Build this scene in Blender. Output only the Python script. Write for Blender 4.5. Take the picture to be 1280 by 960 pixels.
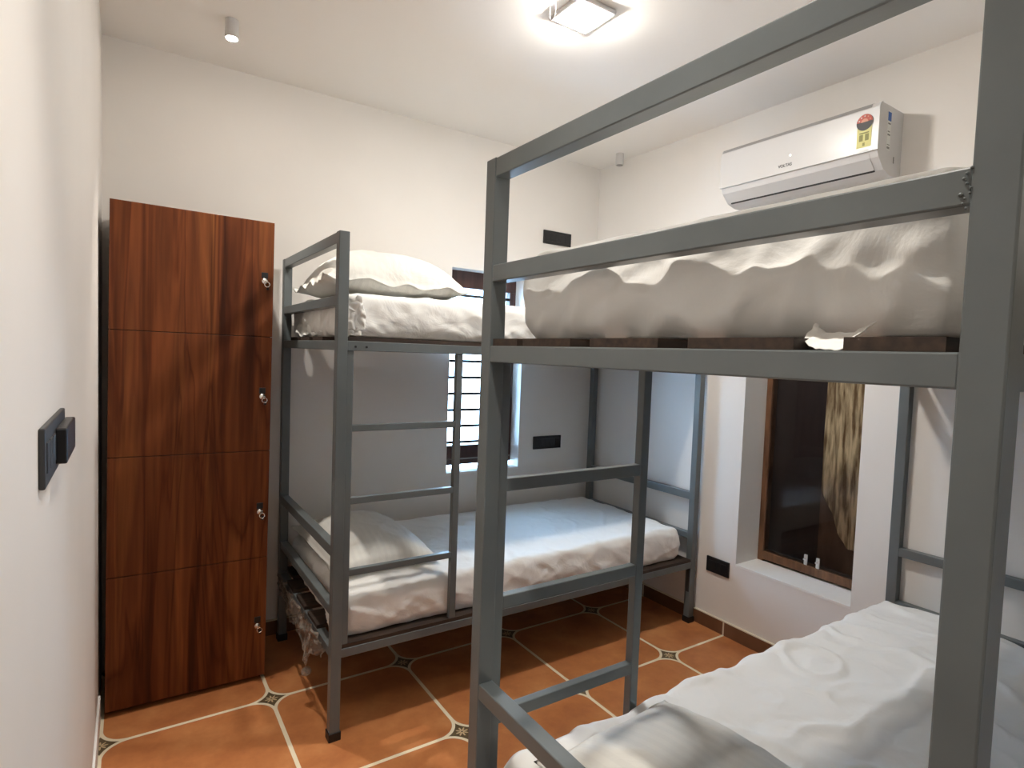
import bpy, bmesh, math, random
from mathutils import Vector, Matrix, noise
SC = bpy.context.scene
for o in list(bpy.data.objects): bpy.data.objects.remove(o)
COL = SC.collection
random.seed(4)

# ------------------------------------------------------------------ camera
F, YAW, PITCH, ROLL, CAMH = 730.05, .5829, .0508, .0357, 1.423
fw = Vector((math.sin(YAW)*math.cos(PITCH), math.cos(YAW)*math.cos(PITCH), -math.sin(PITCH)))
r0 = Vector((math.cos(YAW), -math.sin(YAW), 0)); u0 = r0.cross(fw)
rt = math.cos(ROLL)*r0 + math.sin(ROLL)*u0; up = -math.sin(ROLL)*r0 + math.cos(ROLL)*u0
cam_d = bpy.data.cameras.new('camera'); cam = bpy.data.objects.new('camera', cam_d); COL.objects.link(cam)
cam_d.sensor_width = 36; cam_d.lens = F/1280*36; cam_d.clip_start = .01
mw = Matrix((rt, up, -fw)).transposed().to_4x4(); mw.translation = (0, 0, CAMH); cam.matrix_world = mw
SC.camera = cam
# ------------------------------------------------------------------ light
SC.view_settings.view_transform = 'Standard'; SC.view_settings.look = 'None'
SC.view_settings.gamma = 1; SC.view_settings.use_curve_mapping = False
SC.view_settings.exposure = 1.3
SKY = 10.0; PANEL = 200.0; SPOT = 60.0; PASSAGE_FILL = 2.0; DOWN = 30.0
w = bpy.data.worlds.new('sky'); SC.world = w; w.use_nodes = True
bg = w.node_tree.nodes['Background']; bg.inputs[0].default_value = (.42, .68, 1, 1); bg.inputs[1].default_value = SKY

# ------------------------------------------------------------------ materials
def mat(name, col=(.8, .8, .8), rough=.5, metal=0, spec=.5):
    m = bpy.data.materials.new(name); m.use_nodes = True
    b = m.node_tree.nodes['Principled BSDF']
    b.inputs['Base Color'].default_value = (*col, 1); b.inputs['Roughness'].default_value = rough
    b.inputs['Metallic'].default_value = metal; b.inputs['Specular IOR Level'].default_value = spec
    return m
def nodes(m): return m.node_tree.nodes, m.node_tree.links, m.node_tree.nodes['Principled BSDF']
def add_bump(m, scale=60, strength=.15, dist=.002, detail=4, vec=None):
    N, L, B = nodes(m)
    g = N.new('ShaderNodeNewGeometry')
    t = N.new('ShaderNodeTexNoise'); t.inputs['Scale'].default_value = scale; t.inputs['Detail'].default_value = detail
    if vec:
        mp = N.new('ShaderNodeMapping'); mp.inputs['Scale'].default_value = vec
        L.new(g.outputs['Position'], mp.inputs[0]); L.new(mp.outputs[0], t.inputs['Vector'])
    else: L.new(g.outputs['Position'], t.inputs['Vector'])
    b = N.new('ShaderNodeBump'); b.inputs['Strength'].default_value = strength; b.inputs['Distance'].default_value = dist
    L.new(t.outputs['Fac'], b.inputs['Height']); L.new(b.outputs[0], B.inputs['Normal'])
    return t
def vary(m, c1, c2, scale=3, detail=4, vec=None, lo=.3, hi=.7):
    N, L, B = nodes(m)
    g = N.new('ShaderNodeNewGeometry'); t = N.new('ShaderNodeTexNoise'); t.inputs['Scale'].default_value = scale; t.inputs['Detail'].default_value = detail
    mp = N.new('ShaderNodeMapping'); mp.inputs['Scale'].default_value = vec or (1, 1, 1)
    L.new(g.outputs['Position'], mp.inputs[0]); L.new(mp.outputs[0], t.inputs['Vector'])
    r = N.new('ShaderNodeValToRGB'); r.color_ramp.elements[0].position = lo; r.color_ramp.elements[1].position = hi
    r.color_ramp.elements[0].color = (*c1, 1); r.color_ramp.elements[1].color = (*c2, 1)
    L.new(t.outputs['Fac'], r.inputs[0]); L.new(r.outputs[0], B.inputs['Base Color'])
    return r

M_wall = mat('wall_paint', (.80, .76, .71), .6, spec=.3); vary(M_wall, (.79, .755, .71), (.82, .785, .74), 2.2); add_bump(M_wall, 90, .12, .001)
M_ceil = mat('ceiling_paint', (.89, .85, .80), .65, spec=.2); add_bump(M_ceil, 25, .1, .002)
M_reveal = mat('sill_paint', (.85, .83, .80), .45); add_bump(M_reveal, 60, .1, .001)
M_steel = mat('grey_enamel', (.13, .145, .15), .33); vary(M_steel, (.115, .132, .136), (.136, .154, .158), 9); add_bump(M_steel, 220, .12, .0006)
M_steel_worn = mat('worn_enamel', (.3, .29, .27), .5); vary(M_steel_worn, (.14, .13, .12), (.42, .40, .37), 30, 6, None, .4, .65)
M_rubber = mat('black_rubber', (.008, .008, .009), .45)
M_ply = mat('dark_plywood', (.045, .028, .02), .7); vary(M_ply, (.016, .009, .006), (.055, .032, .02), 6, 6, (1, 14, 14))
M_black = mat('black_plastic', (.010, .011, .013), .35)
M_dkgrey = mat('charcoal_plastic', (.035, .037, .04), .4)
M_chrome = mat('chrome', (.75, .73, .70), .18, 1)
M_white = mat('white_plastic', (.60, .585, .57), .3)
M_whited = mat('grey_plastic', (.30, .29, .28), .4)
M_slot = mat('dark_slot', (.03, .03, .03), .6)

def sheet_mat(name, c, stripes=None):
    m = mat(name, c, .8, spec=.25)
    N, L, B = nodes(m)
    B.inputs['Sheen Weight'].default_value = .15
    tc = N.new('ShaderNodeTexCoord')
    n1 = N.new('ShaderNodeTexNoise'); n1.inputs['Scale'].default_value = 7; n1.inputs['Detail'].default_value = 5; n1.inputs['Distortion'].default_value = 1.2
    n2 = N.new('ShaderNodeTexNoise'); n2.inputs['Scale'].default_value = 400; n2.inputs['Detail'].default_value = 1
    L.new(tc.outputs['Object'], n1.inputs['Vector']); L.new(tc.outputs['Object'], n2.inputs['Vector'])
    b1 = N.new('ShaderNodeBump'); b1.inputs['Strength'].default_value = .6; b1.inputs['Distance'].default_value = .012
    b2 = N.new('ShaderNodeBump'); b2.inputs['Strength'].default_value = .08; b2.inputs['Distance'].default_value = .001
    L.new(n1.outputs['Fac'], b1.inputs['Height']); L.new(n2.outputs['Fac'], b2.inputs['Height'])
    L.new(b1.outputs[0], b2.inputs['Normal']); L.new(b2.outputs[0], B.inputs['Normal'])
    if stripes:
        wv = N.new('ShaderNodeTexWave'); wv.inputs['Scale'].default_value = stripes; wv.bands_direction = 'X'
        L.new(tc.outputs['Object'], wv.inputs['Vector'])
        r = N.new('ShaderNodeValToRGB'); r.color_ramp.elements[0].position = .4; r.color_ramp.elements[1].position = .6
        r.color_ramp.elements[0].color = (c[0]*.955, c[1]*.955, c[2]*.955, 1); r.color_ramp.elements[1].color = (*c, 1)
        L.new(wv.outputs['Fac'], r.inputs[0]); L.new(r.outputs[0], B.inputs['Base Color'])
        r2 = N.new('ShaderNodeMapRange'); r2.inputs['To Min'].default_value = .45; r2.inputs['To Max'].default_value = .85
        L.new(wv.outputs['Fac'], r2.inputs['Value']); L.new(r2.outputs[0], B.inputs['Roughness'])
    return m
M_sheet = sheet_mat('white_sheet', (.84, .83, .80))
M_pillow = sheet_mat('pillow_cotton', (.70, .685, .635), 12)

def emis(name, col, s):
    m = bpy.data.materials.new(name); m.use_nodes = True; N = m.node_tree.nodes; N.clear()
    e = N.new('ShaderNodeEmission'); e.inputs[0].default_value = (*col, 1); e.inputs[1].default_value = s
    o = N.new('ShaderNodeOutputMaterial'); m.node_tree.links.new(e.outputs[0], o.inputs[0]); return m
M_panel = emis('lit_diffuser', (1, .955, .89), PANEL)
M_spot = emis('lit_spot_lens', (1, .90, .78), SPOT)
M_passage_fill = emis('passage_fill_glow', (1, .92, .82), PASSAGE_FILL)
M_led = emis('indicator', (1, 1, 1), 3)

def glass_mat():
    m = bpy.data.materials.new('window_glass'); m.use_nodes = True; N = m.node_tree.nodes; L = m.node_tree.links; N.clear()
    t = N.new('ShaderNodeBsdfTransparent'); t.inputs[0].default_value = (.93, .95, .96, 1)
    g = N.new('ShaderNodeBsdfGlossy'); g.inputs['Roughness'].default_value = .03
    f = N.new('ShaderNodeFresnel'); f.inputs[0].default_value = 1.3
    x = N.new('ShaderNodeMixShader'); o = N.new('ShaderNodeOutputMaterial')
    L.new(f.outputs[0], x.inputs[0]); L.new(t.outputs[0], x.inputs[1]); L.new(g.outputs[0], x.inputs[2]); L.new(x.outputs[0], o.inputs[0]); return m
M_glass = glass_mat()

# window timber
M_timber = mat('window_timber', (.14, .065, .03), .45); vary(M_timber, (.09, .04, .018), (.20, .095, .045), 8, 5, (2, 6, 1))
M_timber_dk = mat('dark_timber', (.05, .022, .018), .4); vary(M_timber_dk, (.035, .015, .012), (.07, .03, .025), 8, 5, (6, 6, 1))
M_shutter_dk = mat('maroon_shutter', (.018, .008, .008), .55); vary(M_shutter_dk, (.014, .006, .006), (.028, .013, .012), 5, 5, (6, 6, 1))
M_shutter_br = mat('brown_shutter', (.10, .055, .035), .6); vary(M_shutter_br, (.07, .035, .022), (.15, .085, .055), 5, 5, (5, 5, 1.5))
M_cloth = mat('straw_cloth', (.35, .25, .14), .9); 
r = vary(M_cloth, (.20, .12, .06), (.85, .66, .42), 9, 7, (6, 6, .7), .38, .62); add_bump(M_cloth, 30, .6, .01, 5, (3, 3, .4))

# wood laminate on lockers
def wood_mat():
    m = mat('teak_laminate', (.3, .12, .05), .42, spec=.22); N, L, B = nodes(m)
    tc = N.new('ShaderNodeTexCoord')
    def noise_(scale, vec, det=5, dist=0.):
        mp = N.new('ShaderNodeMapping'); mp.inputs['Scale'].default_value = vec; mp.inputs['Location'].default_value = (3.1, 0, 1.7)
        t = N.new('ShaderNodeTexNoise'); t.inputs['Scale'].default_value = scale; t.inputs['Detail'].default_value = det; t.inputs['Distortion'].default_value = dist
        L.new(tc.outputs['Object'], mp.inputs[0]); L.new(mp.outputs[0], t.inputs['Vector']); return t
    a = noise_(11, (1, 0, .055), 4, .55)       # broad flowing streaks
    b = noise_(45, (1, 0, .05), 4, .3)      # fine grain
    c = noise_(8, (1, 0, .07), 3, .9)      # dark veins
    r = N.new('ShaderNodeValToRGB'); e = r.color_ramp.elements
    e[0].position = .28; e[0].color = (.055, .013, .004, 1); e[1].position = .74; e[1].color = (.42, .17, .05, 1)
    for p, col in ((.40, (.12, .031, .009)), (.47, (.20, .058, .017)), (.53, (.155, .044, .014)), (.60, (.24, .078, .022)), (.66, (.17, .05, .015))):
        k = e.new(p); k.color = (*col, 1)
    L.new(a.outputs['Fac'], r.inputs[0])
    r2 = N.new('ShaderNodeValToRGB'); r2.color_ramp.elements[0].position = .3; r2.color_ramp.elements[1].position = .7
    r2.color_ramp.elements[0].color = (.72, .70, .66, 1); r2.color_ramp.elements[1].color = (1.12, 1.1, 1.08, 1)
    L.new(b.outputs['Fac'], r2.inputs[0])
    r3 = N.new('ShaderNodeValToRGB'); q = r3.color_ramp.elements; q[0].position = .455; q[0].color = (1, 1, 1, 1); q[1].position = .55; q[1].color = (1, 1, 1, 1)
    k = q.new(.49); k.color = (.55, .46, .42, 1); k = q.new(.505); k.color = (.75, .7, .66, 1)
    L.new(c.outputs['Fac'], r3.inputs[0])
    def mul(x, y):
        n = N.new('ShaderNodeMix'); n.data_type = 'RGBA'; n.blend_type = 'MULTIPLY'; n.inputs[0].default_value = 1
        L.new(x, n.inputs[6]); L.new(y, n.inputs[7]); return n.outputs[2]
    L.new(mul(mul(r.outputs[0], r2.outputs[0]), r3.outputs[0]), B.inputs['Base Color'])
    return m
M_wood = wood_mat()
M_carcass = mat('dark_carcass', (.03, .017, .011), .6)

# tiled floor with rounded tiles, cream grout and star medallions at the crossings
TX, TY, TS = .487, 2.42, .566
def floor_mat():
    m = mat('terracotta_tiles', (.25, .1, .04), .3); N, L, B = nodes(m)
    g = N.new('ShaderNodeNewGeometry'); s = N.new('ShaderNodeSeparateXYZ'); L.new(g.outputs['Position'], s.inputs[0])
    def mth(op, a, b=None, c=None):
        n = N.new('ShaderNodeMath'); n.operation = op
        for i, q in enumerate((a, b, c)):
            if q is None: continue
            if isinstance(q, (int, float)): n.inputs[i].default_value = q
            else: L.new(q, n.inputs[i])
        return n.outputs[0]
    gx = mth('PINGPONG', mth('SUBTRACT', mth('ADD', s.outputs[0], TS*20), TX), TS/2)   # distance to nearest grout axis
    gy = mth('PINGPONG', mth('SUBTRACT', mth('ADD', s.outputs[1], TS*20), TY), TS/2)
    G, R = .0072, .080
    qx = mth('MAXIMUM', mth('SUBTRACT', R+G, gx), 0.0); qy = mth('MAXIMUM', mth('SUBTRACT', R+G, gy), 0.0)
    ln = mth('SQRT', mth('ADD', mth('MULTIPLY', qx, qx), mth('MULTIPLY', qy, qy)))
    dcorner = mth('SUBTRACT', ln, R)
    # distance outside the rounded tile; inside straight zone it is G - min(gx, gy)
    def ramp(v, p):
        return mth('GREATER_THAN', v, p)
    is_grout = ramp(dcorner, 0.0)
    is_med = ramp(dcorner, .0125)
    # flower
    rad = mth('SQRT', mth('ADD', mth('MULTIPLY', gx, gx), mth('MULTIPLY', gy, gy)))
    ang = mth('ARCTAN2', gy, gx)
    pet = mth('ADD', .016, mth('MULTIPLY', .009, mth('COSINE', mth('MULTIPLY', ang, 8.0))))
    is_fl = mth('LESS_THAN', rad, pet); is_core = mth('LESS_THAN', rad, .004)
    is_fl = mth('SUBTRACT', is_fl, is_core)
    # tile colour
    t1 = N.new('ShaderNodeTexNoise'); t1.inputs['Scale'].default_value = 5; t1.inputs['Detail'].default_value = 8; t1.inputs['Roughness'].default_value = .65
    L.new(g.outputs['Position'], t1.inputs['Vector'])
    r = N.new('ShaderNodeValToRGB'); e = r.color_ramp.elements
    e[0].position = .3; e[0].color = (.40, .135, .048, 1); e[1].position = .72; e[1].color = (.66, .29, .11, 1)
    k = e.new(.5); k.color = (.53, .20, .07, 1)
    L.new(t1.outputs['Fac'], r.inputs[0])
    def mix(f, a, b):
        n = N.new('ShaderNodeMix'); n.data_type = 'RGBA'; L.new(f, n.inputs[0])
        for i, q in ((6, a), (7, b)):
            if isinstance(q, tuple): n.inputs[i].default_value = (*q, 1)
            else: L.new(q, n.inputs[i])
        return n.outputs[2]
    c = mix(is_grout, r.outputs[0], (.88, .78, .58)); c = mix(is_med, c, (.13, .095, .05)); c = mix(is_fl, c, (.62, .47, .28))
    L.new(c, B.inputs['Base Color'])
    b = N.new('ShaderNodeBump'); b.inputs['Strength'].default_value = .15; b.inputs['Distance'].default_value = .002
    L.new(t1.outputs['Fac'], b.inputs['Height']); L.new(b.outputs[0], B.inputs['Normal'])
    rr = mth('ADD', .3, mth('MULTIPLY', .15, t1.outputs['Fac'])); L.new(rr, B.inputs['Roughness'])
    return m
M_floor = floor_mat()
M_skirt = mat('skirting_tile', (.14, .065, .035), .35); vary(M_skirt, (.10, .045, .022), (.18, .085, .045), 6, 6)
M_grout = mat('cream_grout', (.75, .68, .55), .6)

# ------------------------------------------------------------------ mesh helpers
class MB:
    def __init__(s): s.b = bmesh.new()
    def box(s, x0, x1, y0, y1, z0, z1, bev=0, seg=2):
        r = bmesh.ops.create_cube(s.b, size=1); vs = r['verts']
        for v in vs:
            v.co = Vector(((x0+x1)/2+v.co.x*(x1-x0), (y0+y1)/2+v.co.y*(y1-y0), (z0+z1)/2+v.co.z*(z1-z0)))
        if bev:
            es = list({e for v in vs for e in v.link_edges})
            bmesh.ops.bevel(s.b, geom=es, offset=bev, segments=seg, profile=.5, affect='EDGES')
        return s
    def cyl(s, c, r, h, axis='z', seg=24, r2=None, bev=0):
        m = {'z': Matrix(), 'x': Matrix.Rotation(math.pi/2, 4, 'Y'), 'y': Matrix.Rotation(math.pi/2, 4, 'X')}[axis]
        q = bmesh.ops.create_cone(s.b, cap_ends=True, segments=seg, radius1=r, radius2=r if r2 is None else r2, depth=h, matrix=Matrix.Translation(c) @ m)
        return s
    def tube(s, pts, r, seg=8, closed=False):
        n = len(pts); rings = []
        for i, p in enumerate(pts):
            p = Vector(p)
            a = Vector(pts[i-1]) if (i or closed) else p; c = Vector(pts[(i+1) % n]) if (i < n-1 or closed) else p
            t = (c-a).normalized(); k = Vector((0, 0, 1)) if abs(t.z) < .9 else Vector((1, 0, 0))
            u = t.cross(k).normalized(); v2 = t.cross(u)
            rings.append([s.b.verts.new(p+u*math.cos(j*2*math.pi/seg)*r+v2*math.sin(j*2*math.pi/seg)*r) for j in range(seg)])
        for i in range(n if closed else n-1):
            A, B_ = rings[i], rings[(i+1) % n]
            for j in range(seg): s.b.faces.new((A[j], A[(j+1) % seg], B_[(j+1) % seg], B_[j]))
        if not closed: s.b.faces.new(rings[0]); s.b.faces.new(rings[-1][::-1])
        return s
    def prism_y(s, prof, y0, y1):
        a = [s.b.verts.new((x, y0, z)) for x, z in prof]; c = [s.b.verts.new((x, y1, z)) for x, z in prof]
        s.b.faces.new(a); s.b.faces.new(c[::-1]); n = len(prof)
        for i in range(n): s.b.faces.new((a[i], c[i], c[(i+1) % n], a[(i+1) % n]))
        return s
    def poly(s, pts, d):
        """flat outline extruded by vector d"""
        a = [s.b.verts.new(p) for p in pts]; c = [s.b.verts.new(Vector(p)+Vector(d)) for p in pts]
        s.b.faces.new(a); s.b.faces.new(c[::-1]); n = len(pts)
        for i in range(n): s.b.faces.new((a[i], c[i], c[(i+1) % n], a[(i+1) % n]))
        return s
    def build(s, name, m, parent=None, smooth=False):
        bmesh.ops.recalc_face_normals(s.b, faces=s.b.faces)
        me = bpy.data.meshes.new(name); s.b.to_mesh(me); s.b.free(); me.materials.append(m)
        if smooth:
            for p in me.polygons: p.use_smooth = True
        o = bpy.data.objects.new(name, me); COL.objects.link(o)
        if parent:
            o.parent = parent
        return o
def thing(name, label, cat, loc=(0, 0, 0), group=None):
    o = bpy.data.objects.new(name, None); COL.objects.link(o); o.location = loc; o.empty_display_size = .1
    return tag(o, label, cat, group)
def tag(o, label, cat, group=None):
    o['label'] = label; o['category'] = cat
    if group: o['group'] = group
    return o
def struct(o, label=None, cat=None):
    o['kind'] = 'structure'
    if label: o['label'] = label
    if cat: o['category'] = cat
    return o
def recenter(o, c):
    """put a mesh object's origin at c"""
    o.data.transform(Matrix.Translation(-Vector(c))); o.location = Vector(c); return o

# ------------------------------------------------------------------ room
XL, XR, YB, YF, ZC = -.09, 2.605, 2.985, .13, 2.664
YP = -1.3; T = .25
struct(MB().box(XL-T, XR+T, YP-.1, YB+T, -.12, 0).build('floor', M_floor), 'terracotta tiled floor with cream grout lines and star medallions', 'floor')
struct(MB().box(XL-T, XR+T, YP-.1, YB+T, ZC, ZC+.12).build('ceiling', M_ceil), 'plain off-white painted ceiling with a square lamp', 'ceiling')
struct(MB().box(XL-.12, XL, YP-.1, YB+T, 0, ZC).build('wall_left', M_wall), 'cream painted wall beside the wooden lockers', 'wall')
W1 = (1.535, 2.035, .72, 1.905)     # back window opening x0 x1 z0 z1
b = MB(); x0, x1, z0, z1 = W1; yb2 = YB+.16
b.box(XL, x0, YB, yb2, 0, ZC); b.box(x1, XR, YB, yb2, 0, ZC); b.box(x0, x1, YB, yb2, 0, z0); b.box(x0, x1, YB, yb2, z1, ZC)
struct(b.build('wall_back', M_wall), 'cream wall behind the bunk bed with the barred window', 'wall')
W2 = (1.24, 1.81, .385, 1.75)
b = MB(); y0, y1, z0, z1 = W2; xr2 = XR+.25
b.box(XR, xr2, YF-.1, y0, 0, ZC); b.box(XR, xr2, y1, YB+.16, 0, ZC); b.box(XR, xr2, y0, y1, 0, z0); b.box(XR, xr2, y0, y1, z1, ZC)
struct(b.build('wall_right', M_wall), 'cream wall that carries the air conditioner and deep window niche', 'wall')
struct(MB().box(.62, XR, YF-.1, YF, 0, ZC).build('wall_front', M_wall), 'cream wall at the near side of the near bunk bed', 'wall')
struct(MB().box(.62, .72, YP, YF-.1, 0, ZC).build('wall_passage', M_wall), 'cream side wall of the entrance passage', 'wall')
struct(MB().box(XL, .72, YP-.1, YP, 0, ZC).build('wall_entry', M_wall), 'cream end wall of the entrance passage', 'wall')
# skirtings: tile, cream top line, vertical grout joints
def skirt(name, x0, x1, y0, y1, ax, label):
    o = struct(MB().box(x0, x1, y0, y1, 0, .070).build(name, M_skirt), label, 'baseboard')
    c = MB().box(x0-.001 if ax == 'x' else x0, x1, y0 if ax == 'x' else y0-.001, y1, .070, .0755)
    lo, hi, t = (y0, y1, TY) if ax == 'x' else (x0, x1, TX)
    k = t-6*TS
    while k < hi:
        if lo+.01 < k < hi-.01:
            if ax == 'x': c.box(x0-.0012, x0+.004, k-.004, k+.004, 0, .070)
            else: c.box(k-.004, k+.004, y0-.0012, y0+.004, 0, .070)
        k += TS
    g = c.build('grout_line', M_grout, o); g['label'] = 'cream grout along the skirting tiles'
skirt('baseboard_right', XR-.011, XR, YF, YB-.011, 'x', 'brown tile skirting under the window niche')
skirt('baseboard_back', XL+.02, XR, YB-.011, YB, 'y', 'brown tile skirting along the barred window wall')
struct(MB().box(XL, XL+.008, YP, 2.585, 0, .10, .002).build('baseboard_left', M_reveal), 'white skirting strip at the foot of the left wall', 'baseboard')

# window 1: barred window in the back wall
x0, x1, z0, z1 = W1; fy = 3.075
win = struct(MB().box(x0, x1, fy, fy+.05, 1.805, z1, .003).box(x0, x1, fy, fy+.05, z0+.03, .865, .003)
    .box(x0, x0+.045, fy, fy+.05, .865, 1.805, .003).box(1.99, x1, fy, fy+.05, .865, 1.805, .003).build('window_1', M_timber_dk), 'narrow dark-framed window with horizontal black bars', 'window')
MB().box(x0+.045, 1.99, fy+.03, fy+.034, .865, 1.805).build('glass_pane', M_glass, win)
for k in range(10):
    z = .884+k*.0975
    MB().cyl(((x0+1.99)/2+.02, fy+.012, z), .0085, .47, 'x', 12).build('window_bar', M_black, win, True)
MB().cyl(((x0+1.99)/2+.02, fy-.004, .785), .004, .49, 'x', 12).build('bottom_rod', M_whited, win, True)
s = MB().box(x0, x1, YB-.004, fy, z0-.008, z0+.004).build('window_sill', M_reveal, win)
MB().box(x1-.003, x1, YB-.0005, fy, z0+.004, z1-.003).build('reveal_lining', M_reveal, win)

# window 2: deep niche in the right wall
y0, y1, z0, z1 = W2; fx = 2.787
win = struct(MB().box(fx, fx+.05, y0, y0+.03, z0, z1, .003).box(fx, fx+.05, y1-.03, y1, z0, z1, .003)
    .box(fx, fx+.05, y0+.03, y1-.03, z0+.012, z0+.055, .003).box(fx, fx+.05, y0+.03, y1-.03, z1-.04, z1, .003).build('window_2', M_timber), 'brown timber casement window in a deep white niche', 'window')
ym = 1.525
MB().box(fx+.012, fx+.016, ym, y1-.03, z0+.055, z1-.04).build('glass_pane', M_glass, win)
MB().box(fx+.012, fx+.016, y0+.03, ym, z0+.055, z1-.04).build('glass_pane', M_glass, win)
for (a, c, m) in ((ym, y1-.03, M_shutter_dk), (y0+.03, ym, M_shutter_br)):
    q = MB(); q.box(fx+.055, fx+.075, a-(.0 if a == ym else .03), c+(.03 if a == ym else 0), z0, z1)
    sh = q.build('shutter', m, win)
    sh['label'] = 'maroon shutter leaf' if m is M_shutter_dk else 'brown shutter leaf'
for y in (1.552, 1.492):
    l = MB().box(fx+.002, fx+.010, y-.008, y+.008, .435, .49, .002).cyl((fx-.004, y, .47), .004, .02, 'x', 10).build('latch', M_white, win)
    l['label'] = 'small pale window latch'
MB().box(XR-.003, fx, y0, y1, z0-.006, z0+.004).build('window_sill', M_reveal, win)

# the straw coloured cloth hanging behind the right pane
b = MB(); ny, nz = 44, 70; vs = {}
for j in range(nz+1):
    t = j/nz
    for i in range(ny+1):
        s_ = i/ny
        # lower hem: pointed towards the near side
        yl = 1.275; yh = 1.512
        y = yl+(yh-yl)*s_
        zb = .565 if y < 1.385 else .565+(y-1.385)*(.80-.565)/(.115)
        zb += .012*noise.noise(Vector((y*30, 0, 2)))
        z = zb+(1.69-zb)*t
        x = fx+.038+.006*math.sin(y*95+2*math.sin(z*3))+.004*noise.noise(Vector((y*18, z*4, 1)))
        vs[i, j] = b.b.verts.new((x, y, z))
for j in range(nz):
    for i in range(ny): b.b.faces.new((vs[i, j], vs[i+1, j], vs[i+1, j+1], vs[i, j+1]))
cl = b.build('hanging_cloth', M_cloth, None, True)
md = cl.modifiers.new('thickness', 'SOLIDIFY'); md.thickness = .003
tag(cl, 'streaky straw-coloured cloth hanging behind the window pane in the niche', 'cloth')

# ------------------------------------------------------------------ bunk beds
PP, HH, LL, WW = .037, 1.83, 1.971, .889
def tube_box(b, x0, x1, y0, y1, z0, z1): return b.box(x0, x1, y0, y1, z0, z1, .0022, 2)
def bunk(label, xo, yo, flip, zd):
    """xo,yo: origin corner (head end, aisle side). flip=+1: bed extends to +Y from the aisle side, -1: to -Y"""
    root = thing('bunk_bed', label, 'bunk bed', (xo, yo, 0), 'grey steel bunk beds')
    f = flip; Wd = WW if f > 0 else .905
    def B(x0, x1, a, c, z0, z1, name, m=M_steel, par=None, bev=True):
        ya, yc = sorted((a*f, c*f)); mb = MB()
        mb.box(x0, x1, ya, yc, z0, z1, .0022 if bev else 0, 2)
        return mb.build(name, m, par or root)
    for x in (0, LL-PP):
        for a in (0, Wd-PP):
            p = B(x, x+PP, a, a+PP, .03, HH, 'post')
            B(x-.004, x+PP+.004, a-.004, a+PP+.004, 0, .032, 'foot_cap', M_rubber, p)
    R = .0345
    for x in (.0015, LL-PP+.0015):
        xx = x+PP-.003
        B(x, xx, PP-.001, Wd-PP+.001, HH-.040, HH-.001, 'top_rail')
        B(x, xx, PP-.001, Wd-PP+.001, 1.573, 1.608, 'guard_rail')
        B(x, xx, PP-.001, Wd-PP+.001, zd-R, zd, 'end_rail')
        B(x, xx, PP-.001, Wd-PP+.001, .672, .706 if f < 0 else .712, 'guard_rail')
        if f > 0 or x > 1: B(x, xx, PP-.001, Wd-PP+.001, .457, .490, 'guard_rail')
        elif x < 1: B(x, xx, PP-.001, Wd-PP+.001, .457, .490, 'guard_rail')
        B(x, xx, PP-.001, Wd-PP+.001, .303, .336, 'end_rail')
    for a in (.0015, Wd-PP+.0015):
        B(PP-.001, LL-PP+.001, a, a+PP-.003, zd-R, zd, 'side_rail')
        B(PP-.001, LL-PP+.001, a, a+PP-.003, .303, .336, 'side_rail')
    # ladder on the aisle side
    lad = B(PP+.0005, PP+.0245, .006, .030, .335, zd-R, 'ladder')
    lx = .475 if f > 0 else .472
    B(lx, lx+.027, .006, .030, .335, zd-R, 'ladder_rail', M_steel, lad)
    for z in (1.150, .886, .622):
        B(PP+.024, lx+.001, .007, .029, z-.029 if f < 0 else z-.024, z, 'rung', M_steel, lad)
    for x in (.065, .105):
        MB().cyl((x, .0005*f, zd-.020), .0042, .003, 'y', 10).build('bolt', M_rubber, root)
    # planks under the mattresses, laid lengthwise
    if f > 0: rows = [(.004, .15), (.20, .34), (.39, .53), (.58, .71), (.745, .885)]
    else: rows = [(.045, .135), (.154, .30), (.352, .501), (.555, .707), (.763, .857)]
    for zz in (zd, .336):
        for (a, c) in rows:
            B(.003, LL-.003 if not (a < .03 or c > Wd-.03) else LL-PP-.002, a, c, zz, zz+.0145, 'bed_board', M_ply, None, False) if not (a < .03 or c > Wd-.03) else \
            B(PP+.003, LL-PP-.003, a, c, zz, zz+.0145, 'bed_board', M_ply, None, False)
        for x in (.30, .62, 1.0, 1.35, 1.66):
            B(x, x+.05, PP, Wd-PP, zz-.028, zz, 'cross_bar', M_steel, None, False)
    return root
far = bunk('farther grey steel bunk bed standing against the barred window wall beside the wooden lockers', .610, 2.038, 1, 1.450)
near = bunk('nearest grey steel bunk bed with big square posts, standing in front at the right', .636, 1.092, -1, 1.4395)
# weld beads on the near post
b = MB()
for k in range(9):
    z = 1.570+k*.0045; bmesh.ops.create_icosphere(b.b, subdivisions=2, radius=.0011+.0006*random.random(), matrix=Matrix.Translation((-.0004, -.866+.003*math.sin(k*1.3), z)))
bmesh.ops.create_icosphere(b.b, subdivisions=2, radius=.0022, matrix=Matrix.Translation((.0, -.861, 1.583)))
wb = b.build('weld_bead', M_steel, near, True)
# open square hole near the top of the far right lower leg
MB().box(LL-PP-.0006, LL-PP+.0004, .008, .028, .17, .30).build('side_slot', M_slot, far)

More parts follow.
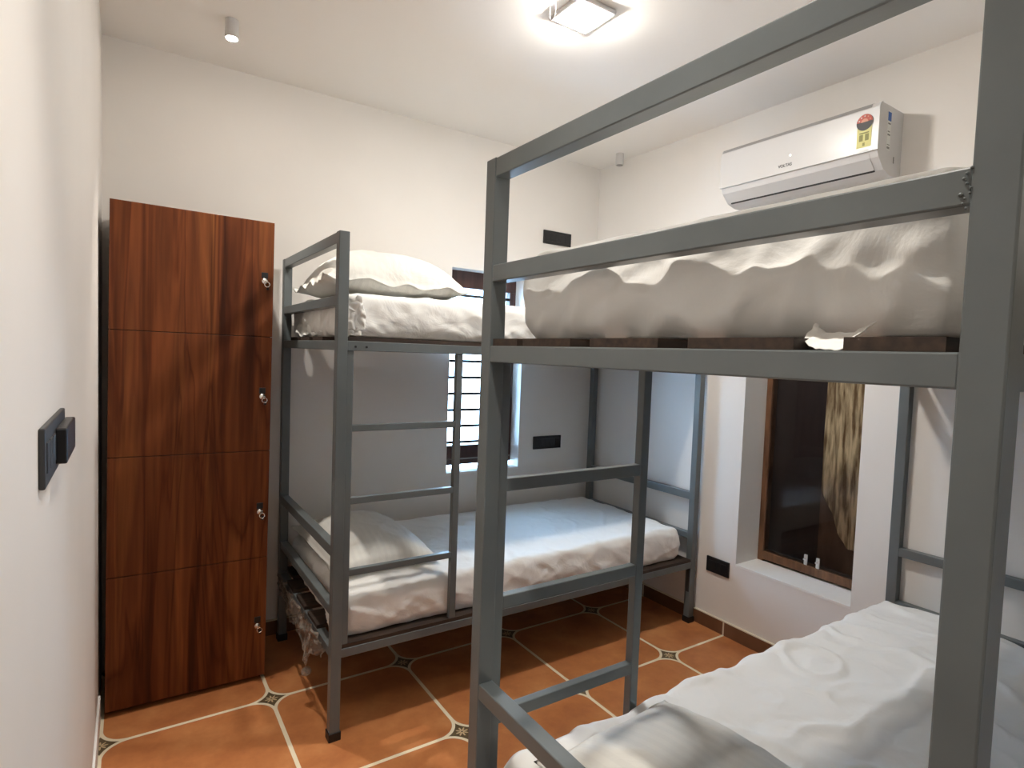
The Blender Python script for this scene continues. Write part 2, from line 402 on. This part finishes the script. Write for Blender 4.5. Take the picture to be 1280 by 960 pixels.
# ------------------------------------------------------------------ mattresses in white sheets
def ridge(p):
    return (1-abs(noise.noise(p))*2)
def mattress(label, X0, X1, Y0, Y1, Z0, Z1, seed, frontsign, amp=1.0, end_amp=1.0, step=.0135, r=.030):
    nx, ny, nz = [max(4, int(round(d/step))) for d in (X1-X0, Y1-Y0, (Z1-Z0))]
    b = MB(); V = {}
    off = Vector((seed*7.3, seed*3.1, seed*1.7))
    def vert(i, j, k):
        key = (i, j, k)
        if key in V: return V[key]
        p = Vector((X0+(X1-X0)*i/nx, Y0+(Y1-Y0)*j/ny, Z0+(Z1-Z0)*k/nz))
        q = Vector((min(max(p.x, X0+r), X1-r), min(max(p.y, Y0+r), Y1-r), min(max(p.z, Z0+r*.6), Z1-r)))
        n = (p-q)
        if n.length < 1e-6: n = Vector((0, 0, 1))
        n.normalize(); s = q+n*r
        if p.z < Z0+r*.6: s.z = max(s.z, Z0+.0005)
        h = (s.z-Z0)/(Z1-Z0)
        top = max(0, n.z); side = max(0, 1-abs(n.z)); 
        d = 0
        # top: soft hollows and long creases
        d += top*amp*(.006*noise.noise(Vector((s.x*2.5, s.y*3, 0))+off)+.007*max(0, ridge(Vector((s.x*3.2+s.y*2, s.y*3-s.x*1.6, 1))+off)-.62)*1.6
                  + .0025*noise.noise(Vector((s.x*12, s.y*9, 2))+off)
                  + .014*max(0, ridge(Vector((s.x*4.5-s.y*3.0, s.y*4+s.x*1.2, 21))+off)-.80)*2.0
                  + .008*max(0, ridge(Vector((s.x*9, s.y*8+s.x*3, 24))+off)-.80)*2.0)
        # sides: puff and gathered folds running down and slanting
        al = abs(n.x) > abs(n.y)
        t = s.y if al else s.x
        e = end_amp if al else amp
        d += side*e*(.010*math.sin(math.pi*min(1, max(0, h)))*(1+.6*noise.noise(Vector((t*3, 0, 5))+off))
                  + .007*noise.noise(Vector((t*9+h*.9, h*1.1, 6))+off)
                  + .010*max(0, ridge(Vector((t*6.0+h*1.5, h*.9, 8))+off)-.62)*2.0*(1.15-h)
                  + .0035*noise.noise(Vector((t*26+h*3, h*3, 9))+off)
                  + .013*max(0, ridge(Vector((t*4.2-h*1.9, h*.5+t, 12))+off)-.78)*2.2*(.35+.65*(1-h))
                  + (.007*max(0, ridge(Vector((t*11+h*.8, h*.25, 31))+off)-.6)*2.2 if al else 0)
                  + .010*max(0, ridge(Vector((t*7.5+h*2.6, h*.7, 15))+off)-.80)*2.2)
        # wavy upper edge roll
        edge = 4*top*side
        d += edge*e*.009*noise.noise(Vector((s.x*8, s.y*8, 3))+off)
        d -= side*.010*max(0, .18-h)/.18
        if n.z < -.3: d = min(d, 0)
        s = s+n*d
        # corner ears: gathered cloth at the vertical corners
        v = b.b.verts.new(s); V[key] = v; return v
    def quad(a, c, d, e):
        b.b.faces.new((vert(*a), vert(*c), vert(*d), vert(*e)))
    for i in range(nx):
        for j in range(ny):
            quad((i, j, nz), (i+1, j, nz), (i+1, j+1, nz), (i, j+1, nz)); quad((i, j, 0), (i, j+1, 0), (i+1, j+1, 0), (i+1, j, 0))
    for i in range(nx):
        for k in range(nz):
            quad((i, 0, k), (i+1, 0, k), (i+1, 0, k+1), (i, 0, k+1)); quad((i, ny, k), (i, ny, k+1), (i+1, ny, k+1), (i+1, ny, k))
    for j in range(ny):
        for k in range(nz):
            quad((0, j, k), (0, j, k+1), (0, j+1, k+1), (0, j+1, k)); quad((nx, j, k), (nx, j+1, k), (nx, j+1, k+1), (nx, j, k+1))
    o = b.build('mattress', M_sheet, None, True)
    recenter(o, ((X0+X1)/2, (Y0+Y1)/2, Z0)); sd = o.modifiers.new('sub', 'SUBSURF'); sd.levels = 1; sd.render_levels = 1
    return tag(o, label, 'mattress', 'mattresses in white sheets')
m_fu = mattress('mattress in white sheet on the upper deck of the bunk by the barred window', .662, 2.50, 2.082, 2.885, 1.4655, 1.628, 1, -1, .9)
m_fl = mattress('mattress in white sheet on the lower deck of the bunk by the barred window', .668, 2.485, 2.082, 2.885, .3515, .520, 2, -1, 1.15)
m_nu = mattress('mattress on the upper deck of the nearest bunk, white sheet gathered in waves', .712, 2.50, .250, 1.030, 1.4555, 1.6425, 3, 1, .3, 1.35, .0115, .036)
m_nl = mattress('mattress on the lower deck of the nearest bunk, white sheet in view at bottom right', .712, 2.46, .255, 1.045, .3515, .530, 4, 1, 1.9)

def cloth_strip(name, pts, wdt, seed, parent, m=M_sheet, amp=.008, nu=26, nv=12, thick=.0015):
    """a crumpled strip between two polylines pts=[(a,b),...]"""
    b = MB(); V = {}
    n = len(pts)-1
    for i in range(nu+1):
        t = i/nu*n; k = min(int(t), n-1); fr = t-k
        A = Vector(pts[k][0]).lerp(Vector(pts[k+1][0]), fr); B_ = Vector(pts[k][1]).lerp(Vector(pts[k+1][1]), fr)
        for j in range(nv+1):
            p = A.lerp(B_, j/nv)
            q = Vector((seed, i*.35, j*.35))
            p += Vector((noise.noise(q), noise.noise(q+Vector((9, 0, 0))), noise.noise(q+Vector((0, 9, 0)))))*amp
            V[i, j] = b.b.verts.new(p)
    for i in range(nu):
        for j in range(nv): b.b.faces.new((V[i, j], V[i+1, j], V[i+1, j+1], V[i, j+1]))
    o = b.build(name, m, None, True)
    if parent:
        o.data.transform(Matrix.Translation(-parent.location)); o.parent = parent
    if thick: md = o.modifiers.new('thickness', 'SOLIDIFY'); md.thickness = thick
    sd = o.modifiers.new('sub', 'SUBSURF'); sd.levels = 1; sd.render_levels = 1
    return o
# loose sheet corner on the far upper mattress, pointed hanging flap at the near one
cloth_strip('sheet_corner', [((.655, 2.84, 1.470), (.662, 2.86, 1.475)), ((.630, 2.72, 1.472), (.660, 2.80, 1.575)), ((.640, 2.60, 1.474), (.655, 2.66, 1.605)), ((.655, 2.50, 1.475), (.660, 2.58, 1.600)), ((.66, 2.42, 1.478), (.661, 2.44, 1.50))], 0, 3, m_fu, amp=.016)
cloth_strip('sheet_corner', [((.652, 2.09, 1.600), (.70, 2.068, 1.615)), ((.640, 2.085, 1.56), (.715, 2.064, 1.56)), ((.648, 2.09, 1.50), (.72, 2.066, 1.50)), ((.658, 2.095, 1.47), (.70, 2.070, 1.468))], 0, 5, m_fu, amp=.010)
cloth_strip('sheet_flap', [((.700, .395, 1.475), (.665, .390, 1.452)), ((.690, .375, 1.462), (.650, .365, 1.441)), ((.690, .345, 1.462), (.650, .336, 1.441)), ((.700, .325, 1.475), (.66, .33, 1.455))], 0, 7, m_nu, amp=.003)
cloth_strip('sheet_corner', [((.66, 2.12, .37), (.655, 2.10, .42)), ((.640, 2.16, .365), (.650, 2.16, .44)), ((.648, 2.22, .360), (.658, 2.22, .45)), ((.66, 2.30, .362), (.665, 2.30, .44))], 0, 11, m_fl, amp=.012)

# ------------------------------------------------------------------ pillows
def pillow(label, c, sx, sy, h, rz, seed, tiltx=0, tilty=0, wav=.012, droop=None):
    b = MB(); nu, nv = 64, 64; top = {}; bot = {}
    off = Vector((seed*5.1, seed*2.2, 0))
    for i in range(nu+1):
        for j in range(nv+1):
            u = -1+2*i/nu; v = -1+2*j/nv
            pin = .93+.07*max(abs(u), abs(v))**0 
            ex = 1-.055*(1-v*v*v*v)*abs(u)**3; ey = 1-.055*(1-u**4)*abs(v)**3
            x = u*sx/2*(1-.07*(1-abs(v)**1.6)*(abs(u)**4)); y = v*sy/2*(1-.07*(1-abs(u)**1.6)*(abs(v)**4))
            m_ = (max(0, 1-(abs(u)/.95)**2.4)*max(0, 1-(abs(v)/.95)**2.4))**.55
            border = max(abs(u), abs(v))
            n1 = noise.noise(Vector((x*7, y*7, 0))+off); n2 = max(0, ridge(Vector((x*9, y*6, 4))+off)-.65)
            radial = noise.noise(Vector((math.atan2(v, u)*4.2, 0, 8))+off)
            zt = h*.74*m_*(1+.10*n1)+.010*n2*m_+.006*radial*min(1, border*1.2)*(1-border*.3)
            zb = -h*.26*m_
            fl = wav*noise.noise(Vector((u*4, v*4, 3))+off)*max(0, border-.8)/.2
            top[i, j] = b.b.verts.new((x, y, zt+fl+.002))
            bot[i, j] = top[i, j] if (i in (0, nu) or j in (0, nv)) else b.b.verts.new((x, y, zb+fl-.001))
    for i in range(nu):
        for j in range(nv):
            b.b.faces.new((top[i, j], top[i+1, j], top[i+1, j+1], top[i, j+1]))
            b.b.faces.new((bot[i, j], bot[i, j+1], bot[i+1, j+1], bot[i+1, j]))
    if droop:
        for v in b.b.verts: v.co.z += droop(v.co)
    o = b.build('pillow', M_pillow, None, True); o.location = c; o.rotation_euler = (tiltx, tilty, rz)
    return tag(o, label, 'pillow', 'white pillows')
pillow('plump white pillow on the upper deck of the bunk by the barred window', (.905, 2.45, 1.672), .60, .68, .215, math.radians(-4), 1, 0, math.radians(1), .03)
pillow('white pillow on the lower deck of the bunk by the barred window, behind its ladder', (.885, 2.53, .553), .46, .70, .14, 0, 2, math.radians(0), math.radians(0))
pillow('white pillow on the lower deck of the nearest bunk, behind its low rail', (.945, .64, .563), .42, .66, .13, math.radians(2), 3)

# ------------------------------------------------------------------ torn plastic film left on the far bed's lower end rail
M_film = mat('clear_film', (.42, .38, .33), .22); N, L, B = nodes(M_film); B.inputs['Alpha'].default_value = .55; B.inputs['Specular IOR Level'].default_value = .8
vary(M_film, (.16, .13, .10), (.60, .55, .49), 22, 5, None, .35, .7)
pf = cloth_strip('plastic_film', [((.603, 2.90, .345), (.606, 2.90, .255)), ((.598, 2.75, .350), (.602, 2.76, .245)), ((.596, 2.60, .345), (.600, 2.61, .215)), ((.598, 2.48, .342), (.598, 2.46, .225)), ((.597, 2.36, .34), (.594, 2.35, .20)), ((.599, 2.30, .338), (.592, 2.315, .15)), ((.597, 2.26, .338), (.596, 2.26, .23)), ((.600, 2.10, .34), (.602, 2.10, .29))], 0, 21, None, M_film, .020, 70, 14, 0)
tag(pf, 'torn crumpled plastic film hanging off the lower head rail of the bunk by the lockers', 'plastic film')
b = MB(); bmesh.ops.create_icosphere(b.b, subdivisions=3, radius=.018, matrix=Matrix.Translation((.596, 2.315, .135)))
for v in b.b.verts: v.co += v.normal*.008*noise.noise(v.co*70)
k = b.build('film_knot', M_film, pf, True)

# ------------------------------------------------------------------ lockers
LY = 2.590
lk = thing('wooden_locker', 'tall reddish-brown wooden locker with four stacked doors by the left wall', 'locker', (-.070, LY, 0)); lk.rotation_euler.y = .0075
LWd = .562; LH = 1.934
def lbox(x0, x1, y0, y1, z0, z1, name, m, par=None, bev=.0008): return MB().box(x0, x1, y0, y1, z0, z1, bev, 1).build(name, m, par or lk)
lbox(.004, LWd-.004, .019, YB-LY-.016, .045, LH-.003, 'carcass', M_carcass)
lbox(.0, LWd, .030, YB-LY-.03, .008, .045, 'plinth', M_carcass)
seams = [.022, .535, .988, 1.462, LH]
for i in range(4):
    z0, z1 = seams[i], seams[i+1]
    d = lbox(0, LWd, 0, .018, z0+.0012, z1-.0012, 'door', M_wood)
    zl = (.245, .732, 1.215, 1.690)[i]; xl = .527
    lp = lbox(xl-.011, xl+.013, -.004, .001, zl+.012, zl+.036, 'lock_plate', M_black, d)
    MB().cyl((xl, -.006, zl), .0115, .014, 'y', 20).build('lock_barrel', M_chrome, d, True)
    kx = xl+.004
    q = MB().box(kx-.0015, kx+.0015, -.026, -.012, zl-.004, zl+.004)
    q.tube([(kx+.003+.010*math.cos(t*math.pi/8), -.022, zl-.014+.010*math.sin(t*math.pi/8)) for t in range(16)], .0018, 6, True)
    q.build('key', M_chrome, d)
    q = MB().box(xl+.006, xl+.016, -.014, -.006, zl-.035, zl-.018, .002); q.build('key_tag', M_black, d)

# ------------------------------------------------------------------ switch plates
def plate_y(x0, x1, z0, z1, label, n):
    p = MB().box(x0, x1, YB-.010, YB, z0, z1, .003).build('socket_plate', M_black)
    recenter(p, ((x0+x1)/2, YB, z0)); tag(p, label, 'socket plate', 'black socket plates')
    wd = (x1-x0-.03)/n
    for k in range(n):
        a = x0+.015+k*wd-(x0+x1)/2
        MB().box(a+.001, a+wd-.001, -.0125, -.009, .018, z1-z0-.018, .001).build('switch', M_black, p)
plate_y(2.160, 2.378, 2.122, 2.205, 'black socket plate high on the wall right of the barred window', 5)
plate_y(2.141, 2.359, .827, .910, 'black socket plate above the lower mattress right of the barred window', 5)
p = MB().box(XR-.010, XR, 1.842, 1.982, .305, .386, .003).build('socket_plate', M_black); recenter(p, (XR, 1.912, .305))
tag(p, 'black socket plate low on the wall left of the window niche', 'socket plate', 'black socket plates')
for k in range(3): MB().box(-.0125, -.009, -.055+k*.037, -.020+k*.037, .018, .063, .001).build('switch', M_black, p)
p = MB().box(XL, XL+.007, .893, 1.160, 1.238, 1.313, .002).build('socket_plate', M_dkgrey); recenter(p, (XL, 1.03, 1.238))
tag(p, 'charcoal socket plate with projecting adapter on the near left wall', 'socket plate')
MB().box(.006, .020, -.015, .135, .010, .060, .0025).build('adapter', M_black, p)
for k in range(3): MB().box(.006, .0085, -.125+k*.034, -.095+k*.034, .018, .056, .001).build('switch', M_dkgrey, p)

# ------------------------------------------------------------------ air conditioner
ac = thing('air_conditioner', 'white wall air conditioner with yellow energy sticker, high on the right wall', 'air conditioner', (XR, 1.516, 2.18))
Y0a, Y1a = 1.157-1.516, 1.875-1.516; zz = -2.18
def pr(p): return [(x-XR, z+zz) for x, z in p]
MB().prism_y(pr([(XR, 2.445), (2.44, 2.447), (2.420, 2.441), (2.413, 2.425), (2.413, 2.262), (2.425, 2.238), (2.470, 2.197), (2.52, 2.184), (XR, 2.182)]), Y0a+.004, Y1a-.004).build('housing', M_white, ac)
MB().prism_y(pr([(2.428, 2.4465), (2.412, 2.440), (2.4055, 2.425), (2.4045, 2.30), (2.4055, 2.262), (2.4125, 2.262), (2.4125, 2.43), (2.428, 2.441)]), Y0a, Y1a).build('front_panel', M_white, ac)
g = MB()
for k in range(9): g.box(-.165+k*.017, -.157+k*.017, Y0a+.03, Y1a-.03, 2.447+zz-.002, 2.447+zz+.002)
g.build('intake_grille', M_whited, ac)
fl_ = MB().prism_y(pr([(2.4150, 2.256), (2.4235, 2.2365), (2.4635, 2.1995), (2.4665, 2.2025), (2.427, 2.240), (2.4195, 2.2575)]), Y0a+.035, Y1a-.025).build('louver_flap', M_white, ac)
MB().prism_y(pr([(2.4635, 2.2005), (2.4655, 2.1965), (2.4705, 2.1940), (2.4705, 2.199)]), Y0a+.035, Y1a-.025).build('outlet_gap', M_slot, ac)
MB().prism_y(pr([(2.4270, 2.4475), (2.4112, 2.4408), (2.4050, 2.4275), (2.4044, 2.4275), (2.4105, 2.4414), (2.4268, 2.4482)]), Y0a+.03, Y1a-.008).build('top_trim', M_whited, ac)
# energy sticker
def sticker(name, pts, m, par, d=(-.0006, 0, 0)): return MB().poly(pts, d).build(name, m, par)
M_yel = mat('sticker_yellow', (.62, .58, .20), .5); M_red = mat('sticker_red', (.45, .06, .03), .5); M_blk = mat('sticker_black', (.02, .015, .015), .5)
M_blu = mat('sticker_blue', (.03, .12, .42), .4); M_org = mat('sticker_orange', (.65, .28, .18), .5); M_prn = mat('print_grey', (.22, .22, .20), .6); M_pap = mat('sticker_paper', (.72, .72, .68), .5)
xs = 2.4040-XR-.0002; yc = 1.209-1.516; 
st = sticker('energy_sticker', [(xs, yc-.027, .100), (xs, yc+.027, .100), (xs, yc+.027, .180), (xs, yc-.027, .180)], M_yel, ac); st['label'] = 'yellow energy rating sticker with red and black dial'
def disc(r, y, z, x, a0=0, a1=2*math.pi, n=28): return [(x, y+r*math.cos(a0+(a1-a0)*i/n), z+r*math.sin(a0+(a1-a0)*i/n)) for i in range(n+(0 if abs(a1-a0-2*math.pi) < .01 else 1))]
sticker('dial', disc(.031, yc, .196, xs-.0007), M_blk, st)
sticker('dial_red', disc(.029, yc, .198, xs-.0014, 0, math.pi, 20), M_red, st)
sticker('dial_center', disc(.013, yc, .197, xs-.0021, 0, math.pi, 14), M_org, st)
for k in range(5):
    a = math.pi*(k+.5)/5; sticker('star', [(xs-.0022, yc+.0215*math.cos(a)+(.0035 if j % 2 == 0 else .0016)*math.cos(j*math.pi/5+math.pi/2), .198+.0215*math.sin(a)+(.0035 if j % 2 == 0 else .0016)*math.sin(j*math.pi/5+math.pi/2)) for j in range(10)], M_pap if k < 3 else M_org, st)
for (ya, yb_, za, zb_) in ((-.018, .018, .153, .158), (-.018, -.004, .125, .150), (.004, .018, .125, .150), (-.004, .004, .106, .118)):
    sticker('print', [(xs-.0007, yc+ya, za), (xs-.0007, yc+yb_, za), (xs-.0007, yc+yb_, zb_), (xs-.0007, yc+ya, zb_)], mat('print_olive', (.25, .24, .08), .6), st)
sticker('sticker_caption', [(xs, yc-.018, .085), (xs, yc+.022, .085), (xs, yc+.022, .092), (xs, yc-.018, .092)], M_pap, ac)
# side sticker
ys = Y0a+.004-.0002
def sq(x0, x1, z0, z1, m, name, par, e=0): return MB().poly([(x0-XR, ys-e, z0+zz), (x1-XR, ys-e, z0+zz), (x1-XR, ys-e, z1+zz), (x0-XR, ys-e, z1+zz)], (0, -.0006, 0)).build(name, m, par)
ss = sq(2.478, 2.506, 2.275, 2.425, M_pap, 'side_sticker', ac); ss['label'] = 'pale side sticker with blue square'
sq(2.480, 2.505, 2.388, 2.422, M_blu, 'blue_square', ss, .0007)
for (a, c, e) in ((2.375, 2.380, 0), (2.345, 2.349, .004), (2.332, 2.338, 0), (2.295, 2.298, 0), (2.281, 2.289, 0)): sq(2.482, 2.502-e, a, c, M_prn, 'print', ss, .0007)
sq(2.540, 2.548, 2.235, 2.26, M_prn, 'side_mark', ac)
# lettering
cu = bpy.data.curves.new('lettering', 'FONT'); cu.body = 'VOLTAS'; cu.size = .0175; cu.extrude = .0006; cu.align_x = 'CENTER'; cu.align_y = 'CENTER'; cu.offset = .0004
to = bpy.data.objects.new('tmp', cu); COL.objects.link(to); bpy.context.view_layer.update()
me = bpy.data.meshes.new_from_object(to.evaluated_get(bpy.context.evaluated_depsgraph_get())); bpy.data.objects.remove(to)
mt = Matrix(((0, 0, -1, 0), (-1, 0, 0, 0), (0, 1, 0, 0), (0, 0, 0, 1)))
mt.translation = Vector((2.4038-XR, 1.537-1.516, 2.291+zz)); me.transform(mt); me.materials.clear(); me.materials.append(mat('letter_grey', (.12, .12, .12), .4))
lo = bpy.data.objects.new('lettering', me); COL.objects.link(lo); lo.parent = ac; lo['label'] = 'grey lettering on the front panel'
MB().cyl((2.4042-XR, 1.515-1.516, 2.330+zz), .0032, .002, 'x', 14).build('indicator_light', M_led, ac)

# ------------------------------------------------------------------ ceiling fittings
px, py = 1.372, 1.700
lt = thing('ceiling_light', 'lit square panel lamp on the ceiling above the aisle', 'ceiling light', (px, py, ZC))
MB().box(-.085, .085, -.085, .085, -.018, 0, .006).build('lamp_frame', M_white, lt)
MB().box(-.060, .060, -.060, .060, -.030, -.016, .004, 3).build('diffuser', M_panel, lt)
fill_panel = thing('ceiling_light', 'added fill light, a larger square panel on the ceiling of the unseen entrance passage', 'ceiling light', (.30, -.62, ZC))  # added fill panel behind the camera, brightens the room; no known lamp there
MB().box(-.235, .235, -.235, .235, -.02, 0, .006).build('lamp_frame', M_white, fill_panel)
MB().box(-.21, .21, -.21, .21, -.032, -.018, .008, 3).build('diffuser', M_passage_fill, fill_panel)
def spot(x, y, label, lit):
    t = thing('ceiling_spotlight', label, 'spotlight', (x, y, ZC), 'small cylinder spotlights')
    MB().cyl((0, 0, -.034), .024, .068, 'z', 32).build('lamp_body', M_white, t, False)
    if lit:
        ld = bpy.data.lights.new('spot_beam', 'SPOT'); ld.energy = DOWN; ld.color = (1, .93, .84); ld.spot_size = math.radians(76); ld.spot_blend = .75; ld.shadow_soft_size = .016
        lo_ = bpy.data.objects.new('spot_beam', ld); COL.objects.link(lo_); lo_.parent = t; lo_.location = (0, 0, -.073)
    if lit: MB().cyl((0, 0, -.0685), .020, .003, 'z', 28).build('lit_lens', M_spot, t)
    else: MB().cyl((0, 0, -.0685), .019, .003, 'z', 28).build('lens', M_whited, t)
spot(.332, 2.545, 'small lit cylinder spotlight on the ceiling above the wooden lockers', True)
spot(.332, .60, 'small lit cylinder spotlight on the ceiling near the entrance beside the nearest bunk', True)
spot(2.500, 2.690, 'small unlit cylinder spotlight on the ceiling in the far corner', False)
hk = MB()
hk.tube([(1.234+.0*k, 1.70+.016*math.cos(math.pi+k*math.pi/10), ZC-.055+.016*math.sin(math.pi+k*math.pi/10)) if True else 0 for k in range(11)], .0022, 8)
hk.tube([(1.234, 1.684, ZC-.055), (1.234, 1.684, ZC-.001)], .0022, 8); hk.tube([(1.234, 1.716, ZC-.055), (1.234, 1.716, ZC-.02)], .0022, 8)
h = hk.build('ceiling_hook', M_white, None, True); recenter(h, (1.234, 1.70, ZC)); tag(h, 'thin wire hook hanging from the ceiling beside the square lamp', 'hook')
